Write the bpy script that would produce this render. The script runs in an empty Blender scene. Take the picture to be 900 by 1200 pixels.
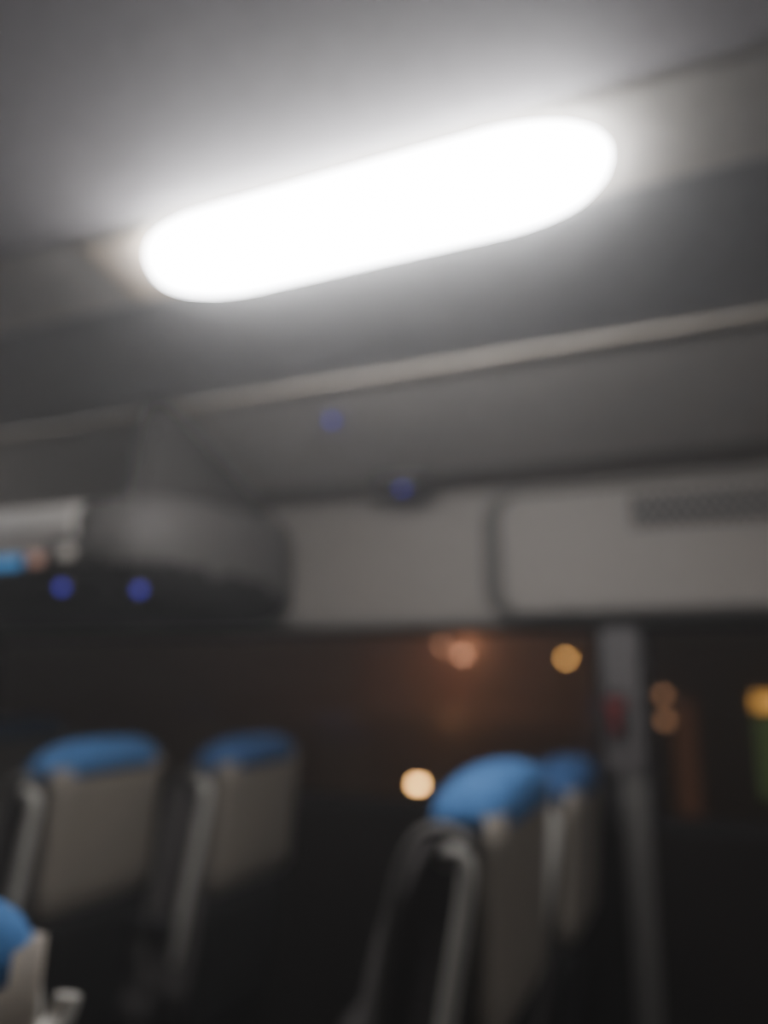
import bpy, bmesh, math
from mathutils import Vector, Matrix
E=1.35   # eye height above the bus floor; scene heights below are given relative to eye

# ---------------------------------------------------------------- materials
def mat(name, col, rough=0.6, metal=0.0, noise=0.06, scale=30, bump=0.0, spec=0.5):
    m=bpy.data.materials.new(name); m.use_nodes=True
    nt=m.node_tree; b=nt.nodes['Principled BSDF']
    tc=nt.nodes.new('ShaderNodeTexCoord'); n=nt.nodes.new('ShaderNodeTexNoise')
    n.inputs['Scale'].default_value=scale; n.inputs['Detail'].default_value=4
    nt.links.new(tc.outputs['Object'],n.inputs['Vector'])
    r=nt.nodes.new('ShaderNodeValToRGB')
    r.color_ramp.elements[0].position=.3; r.color_ramp.elements[1].position=.7
    r.color_ramp.elements[0].color=(*[c*(1-noise) for c in col],1)
    r.color_ramp.elements[1].color=(*[min(1,c*(1+noise)) for c in col],1)
    nt.links.new(n.outputs['Fac'],r.inputs['Fac']); nt.links.new(r.outputs['Color'],b.inputs['Base Color'])
    b.inputs['Roughness'].default_value=rough; b.inputs['Metallic'].default_value=metal
    b.inputs['Specular IOR Level'].default_value=spec
    if bump>0:
        bp=nt.nodes.new('ShaderNodeBump'); bp.inputs['Strength'].default_value=bump; bp.inputs['Distance'].default_value=.002
        nt.links.new(n.outputs['Fac'],bp.inputs['Height']); nt.links.new(bp.outputs['Normal'],b.inputs['Normal'])
    return m
def emis(name,col,s):
    m=bpy.data.materials.new(name); m.use_nodes=True; nt=m.node_tree
    nt.nodes.remove(nt.nodes['Principled BSDF'])
    e=nt.nodes.new('ShaderNodeEmission'); e.inputs['Color'].default_value=(*col,1); e.inputs['Strength'].default_value=s
    nt.links.new(e.outputs[0],nt.nodes['Material Output'].inputs['Surface']); return m
def glassmat():
    m=bpy.data.materials.new('window_glass'); m.use_nodes=True; nt=m.node_tree
    nt.nodes.remove(nt.nodes['Principled BSDF'])
    t=nt.nodes.new('ShaderNodeBsdfTransparent'); t.inputs['Color'].default_value=(.82,.80,.78,1)
    g=nt.nodes.new('ShaderNodeBsdfGlossy'); g.inputs['Roughness'].default_value=.02
    mx=nt.nodes.new('ShaderNodeMixShader'); mx.inputs['Fac'].default_value=.05
    nt.links.new(t.outputs[0],mx.inputs[1]); nt.links.new(g.outputs[0],mx.inputs[2])
    nt.links.new(mx.outputs[0],nt.nodes['Material Output'].inputs['Surface']); return m

M_ceil=mat('ceiling_laminate',(.46,.43,.43),.6)
M_strip=mat('strip_plastic',(.82,.76,.69),.5)
M_pan=mat('ceiling_lower_panel',(.47,.46,.45),.6)
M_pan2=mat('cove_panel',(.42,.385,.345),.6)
M_wall=mat('wall_plastic',(.275,.24,.21),.6)
M_trim=mat('trim_plastic',(.55,.48,.40),.5)
M_plate=mat('lamp_end_plate_plastic',(.88,.74,.60),.5)
M_fascia=mat('rack_fascia_plastic',(.62,.57,.51),.5)
M_dark=mat('dark_plastic',(.02,.018,.018),.7)
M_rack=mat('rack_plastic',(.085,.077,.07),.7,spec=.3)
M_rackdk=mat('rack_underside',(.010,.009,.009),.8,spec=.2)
M_hang=mat('bulkhead_plastic',(.07,.063,.057),.7,spec=.3)
M_dkgrey=mat('hatch_seal_rubber',(.10,.09,.08),.7)  # dark grey for the hatch's painted shadow rim, pillar foot and seat arch
M_lower=mat('lower_wall_carpet',(.008,.005,.004),.95,scale=120,spec=.1)
M_floor=mat('floor_vinyl',(.02,.016,.014),.8,scale=80,noise=.3,spec=.2)
M_fabric=mat('seat_fabric',(.09,.078,.072),.95,scale=200,noise=.3,bump=.4)
M_shell=mat('seat_shell',(.20,.168,.135),.65)
M_blue=mat('blue_headrest_cloth',(.055,.145,.32),.9,scale=150,bump=.3,spec=.2)
M_blue_shade=mat('worn_blue_headrest_cloth',(.035,.085,.20),.9,scale=150,bump=.3,spec=.2)  # darker copy of the blue cloth; shade on these caps put into colour
M_bar=mat('light_grey_bar',(.46,.43,.38),.5)
M_pillar=mat('pillar_plastic',(.12,.105,.10),.65)
M_red=mat('red_plastic',(.20,.015,.015),.6)
M_glass=glassmat()
M_lamp=emis('lamp_diffuser',(.96,.97,1),32)
M_bglow=emis('blue_led',(.10,.07,1),.9)

# ---------------------------------------------------------------- helpers
def link(name,me,m,parent=None,loc=(0,0,0),smooth=False):
    o=bpy.data.objects.new(name,me); bpy.context.scene.collection.objects.link(o)
    for mm in (m if isinstance(m,(list,tuple)) else [m]): me.materials.append(mm)
    o.location=loc
    if parent: o.parent=parent
    if smooth:
        for p in me.polygons: p.use_smooth=True
    return o
def empty(name,loc=(0,0,0)):
    o=bpy.data.objects.new(name,None); o.empty_display_size=.1; bpy.context.scene.collection.objects.link(o); o.location=loc; return o
def box(name,x0,x1,y0,y1,z0,z1,m,parent=None,bev=0.0,seg=3):
    bm=bmesh.new(); bmesh.ops.create_cube(bm,size=1)
    c=((x0+x1)/2,(y0+y1)/2,(z0+z1)/2)
    bmesh.ops.scale(bm,vec=(x1-x0,y1-y0,z1-z0),verts=bm.verts)
    if bev>0: bmesh.ops.bevel(bm,geom=bm.edges[:],offset=bev,segments=seg,affect='EDGES',profile=.5)
    me=bpy.data.meshes.new(name); bm.to_mesh(me); bm.free()
    return link(name,me,m,parent,c,smooth=bev>0)
def loft(name,secs,m,parent=None,N=32,loc=(0,0,0)):
    """secs: (z,xc,yc,hx,hy,n) superellipse rings"""
    bm=bmesh.new(); rings=[]
    for (z,xc,yc,hx,hy,n) in secs:
        r=[]
        for i in range(N):
            a=2*math.pi*i/N; c,s=math.cos(a),math.sin(a)
            r.append(bm.verts.new((xc+hx*math.copysign(abs(c)**(2/n),c),yc+hy*math.copysign(abs(s)**(2/n),s),z)))
        rings.append(r)
    for a,b in zip(rings,rings[1:]):
        for i in range(N): bm.faces.new((a[i],a[(i+1)%N],b[(i+1)%N],b[i]))
    bm.faces.new(rings[0][::-1]); bm.faces.new(rings[-1])
    bmesh.ops.recalc_face_normals(bm,faces=bm.faces)
    me=bpy.data.meshes.new(name); bm.to_mesh(me); bm.free()
    return link(name,me,m,parent,loc,smooth=True)
def tube(name,pts,r,m,parent=None,loc=(0,0,0),bezier=True):
    cu=bpy.data.curves.new(name,'CURVE'); cu.dimensions='3D'; cu.bevel_depth=r; cu.bevel_resolution=4; cu.use_fill_caps=True; cu.resolution_u=8
    if bezier:
        s=cu.splines.new('NURBS'); s.points.add(len(pts)-1)
        for p,q in zip(s.points,pts): p.co=(*q,1)
        s.use_endpoint_u=True; s.order_u=3
    else:
        s=cu.splines.new('POLY'); s.points.add(len(pts)-1)
        for p,q in zip(s.points,pts): p.co=(*q,1)
    o=bpy.data.objects.new(name+'_c',cu); bpy.context.scene.collection.objects.link(o)
    dg=bpy.context.evaluated_depsgraph_get(); me=bpy.data.meshes.new_from_object(o.evaluated_get(dg))
    bpy.data.objects.remove(o); me.materials.clear()
    return link(name,me,m,parent,loc,smooth=True)
def extrude_profile(name,pts,x0,x1,thick,mats,midx,smooth=False,parent=None):
    """pts list of (y,z) seen from inside; extruded along X; thickness outward"""
    bm=bmesh.new()
    nrm=[]
    for i in range(len(pts)):
        a=pts[max(0,i-1)]; b=pts[min(len(pts)-1,i+1)]
        d=Vector((b[0]-a[0],b[1]-a[1])).normalized(); nrm.append(Vector((-d.y,d.x)))
    def ring(x):
        inn=[bm.verts.new((x,p[0],p[1]+E)) for p in pts]
        out=[bm.verts.new((x,p[0]+n.x*thick,p[1]+n.y*thick+E)) for p,n in zip(pts,nrm)]
        return inn,out
    i0,o0=ring(x0); i1,o1=ring(x1)
    for k in range(len(pts)-1):
        f=bm.faces.new((i0[k],i0[k+1],i1[k+1],i1[k])); f.material_index=midx[k]
        f=bm.faces.new((o0[k],o1[k],o1[k+1],o0[k+1])); f.material_index=midx[k]
        bm.faces.new((i0[k],o0[k],o0[k+1],i0[k+1])); bm.faces.new((i1[k],i1[k+1],o1[k+1],o1[k]))
    bm.faces.new((i0[0],i1[0],o1[0],o0[0])); bm.faces.new((i0[-1],o0[-1],o1[-1],i1[-1]))
    bmesh.ops.recalc_face_normals(bm,faces=bm.faces)
    me=bpy.data.meshes.new(name); bm.to_mesh(me); bm.free()
    return link(name,me,mats,parent,smooth=smooth)

X0,X1=-6.0,2.6
YL=-0.75; YW=2.40
# ---------------------------------------------------------------- shell
box('floor',X0,X1,YL,YW,-.06,0,M_floor)
prof=[(YL,.885),(1.09,.885),(1.11,.877),(1.305,.838),(1.75,.757),(2.18,.585)]
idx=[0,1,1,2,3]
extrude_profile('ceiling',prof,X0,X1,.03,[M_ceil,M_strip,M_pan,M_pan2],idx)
pr=[(2.18,.585)]
for k in range(1,9):
    a=math.radians(90*k/8); pr.append((2.20+.12*math.sin(a),.585-.05+.05*math.cos(a)))
pr+=[(2.33,.33),(2.335,.15),(2.345,.132),(2.40,.128)]
extrude_profile('wall_right_upper',pr,X0,X1,.03,[M_wall],[0]*(len(pr)-1),smooth=False)
box('wall_right_lower',X0,X1,YW,YW+.06,0,E-.45,M_lower)
box('wall_left',X0,X1,YL-.06,YL,0,E+.9,M_lower)
box('wall_front',X0-.06,X0,YL,YW,0,E+.9,M_rack)
box('wall_rear',X1,X1+.06,YL,YW,0,E+.9,M_rack)
# windows
pills=[-4.7,-2.95,-.275,1.5]
ed=[X0]+pills+[X1]
for i in range(len(ed)-1):
    a=ed[i]+(.06 if i else 0); b=ed[i+1]-(.06 if i<len(ed)-2 else 0)
    w=empty('window_%d'%(i+1))
    box('glass',a,b,YW+.02,YW+.026,E-.45,E+.13,M_glass,w)
    for nm,q in (('gasket_top',(a,b,YW,YW+.045,E+.105,E+.135)),('gasket_bottom',(a,b,YW,YW+.045,E-.45,E-.42)),
                 ('gasket_a',(a,a+.02,YW,YW+.045,E-.45,E+.13)),('gasket_b',(b-.02,b,YW,YW+.045,E-.45,E+.13))):
        box(nm,*q,M_rackdk,w)
for i,p in enumerate(pills):
    pl=empty('window_pillar' if i==0 else 'window_pillar.%03d'%i)
    box('upper_cover',p-.055,p+.055,YW-.03,YW+.06,E-.30,E+.13,M_pillar,pl,bev=.01)
    box('lower_cover',p-.02,p+.055,YW-.02,YW+.06,0,E-.30,M_dkgrey,pl,bev=.01)
    box('backing',p-.055,p+.05,YW+.01,YW+.06,E-.45,E-.29,M_dark,pl)
tr=tube('trim_1',[(X0,1.75,.757+E-.003),(X1,1.75,.757+E-.003)],.010,M_trim,bezier=False)

# ---------------------------------------------------------------- ceiling lamps
sl=math.atan2(.838-.877,.195)
def stadium(L,W,n=2.15,N=96,end=.16):
    pts=[]
    for i in range(N):
        a=2*math.pi*i/N; c,s=math.cos(a),math.sin(a)
        pts.append((math.copysign(L/2-end,c)*(1 if abs(c)>1e-6 else 0)+end*math.copysign(abs(c)**(2/n),c), W/2*math.copysign(abs(s)**(2/n),s)))
    return pts
def ceiling_lamp(name,xc):
    root=empty(name,(xc,1.205,E+.857)); root.rotation_euler=(sl,0,0)
    def shape(nm,L,W,levels,m,end,smooth):
        bm=bmesh.new(); rings=[]
        for (z,k,kk) in levels:
            rings.append([bm.verts.new((math.copysign(max(abs(x)-kk,0),x),y*k,z)) for x,y in stadium(L,W,end=end)])
        N=len(rings[0])
        for a,b in zip(rings,rings[1:]):
            for i in range(N): bm.faces.new((a[i],a[(i+1)%N],b[(i+1)%N],b[i]))
        bm.faces.new(rings[-1]); bm.faces.new(rings[0][::-1])
        bmesh.ops.recalc_face_normals(bm,faces=bm.faces)
        me=bpy.data.meshes.new(nm); bm.to_mesh(me); bm.free(); link(nm,me,m,root,smooth=smooth)
    shape('bezel',.965,.198,[(.006,1,0),(-.002,1,0)],M_strip,.21,False)
    shape('diffuser',.950,.196,[(-.001,1,0),(-.022,.98,.005),(-.044,.90,.02),(-.055,.65,.05),(-.059,.3,.09)],M_lamp,.20,True)
    box('end_plate',-.60,-.43,-.092,.092,-.0035,.004,M_plate,root)
ceiling_lamp('ceiling_light',-.585)
ceiling_lamp('ceiling_light.001',-3.0)
ceiling_lamp('ceiling_light.002',1.75)

# ---------------------------------------------------------------- service panel with vent grille
sp=empty('service_hatch')
def rpanel(nm,x0,x1,z0,z1,y,th,r,m):
    bm=bmesh.new(); vs=[]
    for cx,cz,a0 in ((x1-r,z1-r,0),(x0+r,z1-r,90),(x0+r,z0+r,180),(x1-r,z0+r,270)):
        for k in range(9):
            a=math.radians(a0+90*k/8); vs.append((cx+r*math.cos(a),cz+r*math.sin(a)))
    cx,cz=(x0+x1)/2,(z0+z1)/2
    def ring(yy,ins):
        return [bm.verts.new((x-math.copysign(ins,x-cx),yy,z-math.copysign(ins,z-cz)+E)) for x,z in vs]
    R=[ring(y,0),ring(y-th*.6,0),ring(y-th,.012)]
    N=len(vs)
    for a,b in zip(R,R[1:]):
        for i in range(N): bm.faces.new((a[i],a[(i+1)%N],b[(i+1)%N],b[i]))
    bm.faces.new(R[0]); bm.faces.new(R[-1][::-1]); bmesh.ops.recalc_face_normals(bm,faces=bm.faces)
    me=bpy.data.meshes.new(nm); bm.to_mesh(me); bm.free(); return link(nm,me,m,sp)
rpanel('recess_seal',-.665,1.25,.142,.545,2.335,.021,.10,M_dkgrey)  # dark plate painting a wide shadow around the hatch face
rpanel('face',-.605,1.225,.155,.52,2.33,.030,.075,M_wall)
box('grille_back',-.21,.95,2.294,2.300,E+.395,E+.49,M_dark,sp)
for r in range(4):
    for k in range(38):
        x=-.20+k*.03+(.015 if r%2 else 0)
        box('grille_rib',x,x+.012,2.288,2.2945,E+.40+r*.022,E+.417+r*.022,M_wall,sp)

# ---------------------------------------------------------------- blue glints
def blue_spot(name,loc,base=None,r=.0115):  # glowing beads put in for blue reflection spots
    root=empty(name,loc)
    if base:
        loft('housing',[(-.006,0,0,base*1.15,base*.8,2),(-.002,0,0,base*1.25,base*.85,2),(.03,0,0,base*1.25,base*.85,2)],M_hang,root)
    bm=bmesh.new(); bmesh.ops.create_uvsphere(bm,u_segments=16,v_segments=10,radius=r)
    me=bpy.data.meshes.new('led'); bm.to_mesh(me); bm.free(); link('led',me,M_bglow,root,(0,0,-.008),True)
    loft('ring',[(-.004,0,0,r*1.3,r*1.3,2),(.006,0,0,r*1.6,r*1.6,2)],M_hang,root)
    return root
blue_spot('blue_night_light',(-.976,1.877,E+.703))
blue_spot('blue_night_light.001',(-.885,2.19,E+.562),base=.075)

# ---------------------------------------------------------------- overhead luggage rack
rk=empty('overhead_luggage_rack')
XR=-1.36; XF=X0+.03
tray=[(2.32,.34),(2.315,.16),(2.22,.125),(1.75,.125),(1.60,.15),(1.52,.21),(1.50,.28),(1.505,.30)]
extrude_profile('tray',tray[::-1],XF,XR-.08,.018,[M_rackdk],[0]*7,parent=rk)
bm=bmesh.new()
base=[(2.33,.50),(2.33,.20),(2.26,.135),(2.10,.115),(1.78,.118),(1.62,.15),(1.53,.21),(1.49,.29),(1.50,.37),(1.55,.44),(1.66,.475),(1.9,.49),(2.15,.505)]
outl=base
for _ in range(2):
    q=[]
    for i in range(len(outl)):
        a=outl[i]; b=outl[(i+1)%len(outl)]
        q.append((a[0]*.75+b[0]*.25,a[1]*.75+b[1]*.25)); q.append((a[0]*.25+b[0]*.75,a[1]*.25+b[1]*.75))
    outl=q
cy,cz=1.95,.30
R=[]
for (x,k) in ((-.26,1.0),(-.12,1.0),(-.05,.985),(0.0,.94),(.035,.85),(.06,.70),(.075,.5),(.082,.25)):
    R.append([bm.verts.new((XR+x,min(cy+(y-cy)*k,2.325),cz+(z-cz)*k+E)) for y,z in outl])
N=len(outl)
for a,b in zip(R,R[1:]):
    for i in range(N): bm.faces.new((a[i],a[(i+1)%N],b[(i+1)%N],b[i]))
bm.faces.new(R[0]); bm.faces.new(R[-1])
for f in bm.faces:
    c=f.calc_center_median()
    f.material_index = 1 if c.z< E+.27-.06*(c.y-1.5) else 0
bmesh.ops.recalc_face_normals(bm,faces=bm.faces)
me=bpy.data.meshes.new('end_cap'); bm.to_mesh(me); bm.free()
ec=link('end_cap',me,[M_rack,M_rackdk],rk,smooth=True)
extrude_profile('fascia',[(1.52,.43),(1.50,.425),(1.488,.405),(1.486,.36),(1.495,.33)],XF,XR-.17,.012,[M_fascia],[0]*4,parent=rk)
for nm,x,wd,z,c,s in (('lens_blue',-1.77,.06,.277,(.10,.42,.9),.5),('lens_pink',-1.655,.02,.282,(1,.55,.42),.35),('lens_white',-1.545,.02,.295,(1,.9,.8),.3)):  # added glowing patches in place of coloured light blobs below the fascia
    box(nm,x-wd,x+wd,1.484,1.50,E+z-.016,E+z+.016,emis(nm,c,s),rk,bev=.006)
for x in (XR-.10,-3.2,-4.8):
    bm=bmesh.new()
    pts=[(1.62,.43),(1.645,.56),(1.66,.66),(1.69,.765),(1.75,.752),(2.18,.580),(2.27,.55),(2.315,.48),(2.3,.40),(1.8,.38)]
    a=[bm.verts.new((x-.03,y,z+E)) for y,z in pts]; b=[bm.verts.new((x+.03,y,z+E)) for y,z in pts]
    n=len(pts)
    for i in range(n): bm.faces.new((a[i],a[(i+1)%n],b[(i+1)%n],b[i]))
    bm.faces.new(a); bm.faces.new(b[::-1]); bmesh.ops.recalc_face_normals(bm,faces=bm.faces)
    me=bpy.data.meshes.new('bulkhead'); bm.to_mesh(me); bm.free(); link('bulkhead',me,M_hang,rk)
blue=blue_spot('blue_night_light.002',(-1.56,1.505,E+.205)); blue.rotation_euler=(math.radians(-70),0,0)
blue=blue_spot('blue_night_light.003',(XR-.005,1.565,E+.196)); blue.rotation_euler=(math.radians(-35),math.radians(-70),0)

# ---------------------------------------------------------------- seats
def seat(name,x,yc,w=.44,side=-1,zs=1.0,knob=False,cloth=None):
    s=empty(name,(x,yc,0)); h=w/2; s.scale=(1,1,zs)
    ln=lambda z: -.07*(1.17-z)-.10*max(0,.75-z)     # rear surface leans back towards the top
    R=lambda z0,z1,thk,off,hy,n,steps=6:[(z0+(z1-z0)*i/steps, ln(z0+(z1-z0)*i/steps)-off-thk/2,0,thk/2,hy,n) for i in range(steps+1)]
    loft('rear_shell',[(.735,ln(.735)-.03,0,.012,h-.03,5)]+R(.76,1.115,.045,.0,h,5),M_shell,s)
    loft('lower_back',R(.36,.74,.05,.004,h-.01,5),M_rackdk,s)
    secs=[]
    for i in range(10):
        z=.42+(1.11-.42)*i/9; t=.10+.05*math.sin(math.pi*min(1,(1.11-z)/.5)*.5)*.9
        secs.append((z,ln(z)-.035-t/2,0,t/2,h+.012 if z<.98 else h,4))
    loft('back_cushion',secs,M_fabric,s)
    for sg in (-1,1):
        tube('bolster',[(ln(z)-dx,sg*(h-.03),z) for z,dx in ((.48,.20),(.6,.21),(.75,.205),(.9,.18),(1.0,.14),(1.07,.10))],.042,M_fabric,s)
    loft('head_cloth',[(1.09,ln(1.09)-.07,0,.076,h+.006,4),(1.115,ln(1.115)-.069,0,.077,h+.003,3.8),(1.135,ln(1.13)-.068,0,.074,h-.010,3.4),(1.152,ln(1.15)-.066,0,.066,h-.034,3),
                       (1.164,ln(1.16)-.065,0,.055,h-.066,2.8),(1.172,-.065,0,.040,h-.10,2.6),(1.175,-.065,0,.02,h-.14,2.5)],cloth or M_blue,s)
    loft('seat_cushion',[(.36,-.40,0,.25,h-.01,5),(.40,-.40,0,.265,h,5),(.46,-.40,0,.262,h,4.5),(.485,-.40,0,.235,h-.03,4)],M_fabric,s)
    box('seat_pan',-.62,-.16,-h+.02,h-.02,.33,.365,M_dark,s,bev=.01)
    box('pedestal',-.42,-.32,-.10,.10,.02,.34,M_dark,s,bev=.015)
    box('floor_foot',-.55,-.20,-.13,.13,0,.025,M_dark,s,bev=.008)
    y=side*(h+.022)
    tube('side_handle',[(-.105,side*(h-.005),1.04),(-.095,y,1.06),(-.065,y,1.065),(-.055,y,1.03),(-.07,y,.95),(-.095,y,.82),(-.13,y,.66),(-.155,side*(h-.005),.55)],.015,M_bar,s)
    tube('side_arch',[(-.26,y,.56),(-.22,y,.80),(-.19,y,.98),(-.15,y,1.085),(-.085,y,1.10),(-.05,y,1.075)],.011,M_dkgrey,s)
    tube('armrest',[(-.16,y,.66),(-.30,y,.665),(-.46,y,.655)],.022,M_dark,s)
    if knob: tube('grab_knob',[(-.06,side*(h-.04),1.005),(-.04,side*(h+.02),1.015),(-.035,side*(h+.045),1.025),(-.035,side*(h+.05),1.045)],.012,M_bar,s)
    return s
seat('bus_seat',-.35,1.52,w=.43,zs=.992)
seat('bus_seat.001',-.335,2.13,w=.38,zs=.95,cloth=M_blue_shade)
seat('bus_seat.002',-1.55,1.74,w=.41,zs=.982)
seat('bus_seat.003',-1.31,2.13,w=.42,zs=.97,cloth=M_blue_shade)
seat('bus_seat.004',-2.35,1.70,cloth=M_blue_shade)
seat('bus_seat.005',-2.35,2.17,w=.42,cloth=M_blue_shade)
seat('bus_seat.006',-.56,.35,side=1,knob=True)
seat('bus_seat.007',-.56,-.15,side=-1)

# emergency hammer on pillar
eh=empty('emergency_hammer')
box('holder',-.32,-.265,2.345,2.37,E-.19,E-.07,M_dark,eh,bev=.006)
box('hammer_head',-.32,-.265,2.32,2.35,E-.12,E-.09,M_red,eh,bev=.008)
box('hammer_grip',-.306,-.282,2.322,2.348,E-.185,E-.12,M_red,eh,bev=.008)

# ---------------------------------------------------------------- outside
G=E-2.35
M_asph=mat('asphalt',(.05,.042,.036),.9)
M_refl_brown=mat('brick',(.18,.07,.04),.9,noise=.3,scale=3)
M_conc=mat('concrete_facade',(.05,.04,.035),.9)
box('ground',-60,40,2.6,80,G-.1,G,M_asph)
def lamp(name,x,y,z,col,s,r,heads=((0,0),)):
    root=empty(name,(x,y,G))
    h=z+E-G
    tube('post',[(0,0,0),(0,0,h-.02)],.05,M_dark,root,bezier=False)
    box('base',-.12,.12,-.12,.12,0,.2,M_dark,root,bev=.02)
    for i,(dx,dz) in enumerate(heads):
        if dx: tube('arm',[(0,0,h-.3),(dx*.5,0,h+dz*.5),(dx,0,h+dz+r)],.03,M_dark,root)
        bm=bmesh.new(); bmesh.ops.create_uvsphere(bm,u_segments=16,v_segments=10,radius=r); me=bpy.data.meshes.new('globe'); bm.to_mesh(me); bm.free()
        link('globe',me,emis(name+'_glow%d'%i,col,s*(1 if i==0 else .4)),root,(dx,0,h+dz),True)
        loft('cap',[(h+dz+r*.7,dx,0,r,r,2),(h+dz+r*1.2,dx,0,r*.3,r*.3,2)],M_dark,root)
lamp('street_lamp',-12.76,40,.62,(1,.46,.27),20,.18,heads=((0,0),(-1.1,.5)))
lamp('street_lamp.001',-7.25,40,.42,(1,.5,.13),26,.19)
lamp('bollard_lamp',-3.07,8,-1.22,(1,.55,.18),32,.062)
bd=empty('shop_building')
box('facade',-2.0,9,14,20,G,E+3.2,M_conc,bd)
box('sign',.35,1.9,13.92,14,E-.66,E-.44,emis('sign_yellow',(1,.5,.10),1.8),bd)
box('shop_window',.4,1.9,13.95,14,E-2.0,E-.75,emis('shop_green',(.14,.24,.07),.38),bd)
box('window_frame',.33,.4,13.9,14,G,E-.44,M_dark,bd)
box('lit_door',-.82,-.5,13.95,14,G,E-.55,emis('door_brown',(.30,.12,.05),.22),bd)
for z in (-.46,-.87):
    loft('wall_sconce',[(z+E-.06,-.95,13.9,.04,.04,2),(z+E,-.95,13.9,.08,.08,2),(z+E+.06,-.95,13.9,.05,.05,2)],emis('sconce',(1,.5,.25),1.8),bd)
bh=empty('brick_house')  # invented house; its dim brown face stands in for reflections in the glass
box('walls',-22,-14.2,46,54,G,E+1.6,M_refl_brown,bh)
bm=bmesh.new()
v=[bm.verts.new(p) for p in ((-22.4,45.6,E+1.6),(-13.8,45.6,E+1.6),(-13.8,54.4,E+1.6),(-22.4,54.4,E+1.6),(-22.4,50,E+4),(-13.8,50,E+4))]
for f in ((0,1,5,4),(1,2,5),(2,3,4,5),(3,0,4),(0,3,2,1)): bm.faces.new([v[i] for i in f])
me=bpy.data.meshes.new('roof'); bm.to_mesh(me); bm.free(); link('roof',me,M_conc,bh)  # roof of the invented reflection house
def point(n,loc,p,col,r=.2):
    l=bpy.data.lights.new(n,'POINT'); l.energy=p; l.color=col; l.shadow_soft_size=r
    o=bpy.data.objects.new(n,l); bpy.context.scene.collection.objects.link(o); o.location=loc
point('street_light_source',(-13,42,E+1.2),900,(1,.40,.2))  # extra point light added to brighten the house wall
point('street_light_source.001',(-3.0,9,E-.6),18,(1,.45,.2))  # added fill over the ground behind the bollard

# ---------------------------------------------------------------- world, camera
w=bpy.data.worlds.new('night'); bpy.context.scene.world=w; w.use_nodes=True
bg=w.node_tree.nodes['Background']
bg.inputs['Color'].default_value=(.012,.006,.003,1)
bg.inputs['Strength'].default_value=1
vs=w.node_tree.nodes.new('ShaderNodeVolumeScatter')   # thin scattering medium added for the glare around the lamp
vs.inputs['Color'].default_value=(1,.97,.95,1)
vs.inputs['Density'].default_value=.029; vs.inputs['Anisotropy'].default_value=.45
w.node_tree.links.new(vs.outputs[0],w.node_tree.nodes['World Output'].inputs['Volume'])
cam=bpy.data.cameras.new('camera'); co=bpy.data.objects.new('camera',cam); bpy.context.scene.collection.objects.link(co)
cam.sensor_fit='VERTICAL'; cam.sensor_height=36; cam.sensor_width=27; cam.lens=27
co.location=(0,0,E); co.rotation_euler=(math.radians(90+11.4),0,math.radians(23.4))
cam.dof.use_dof=True; cam.dof.focus_distance=.30; cam.dof.aperture_fstop=2.5
cam.clip_start=.02; cam.clip_end=300
bpy.context.scene.camera=co
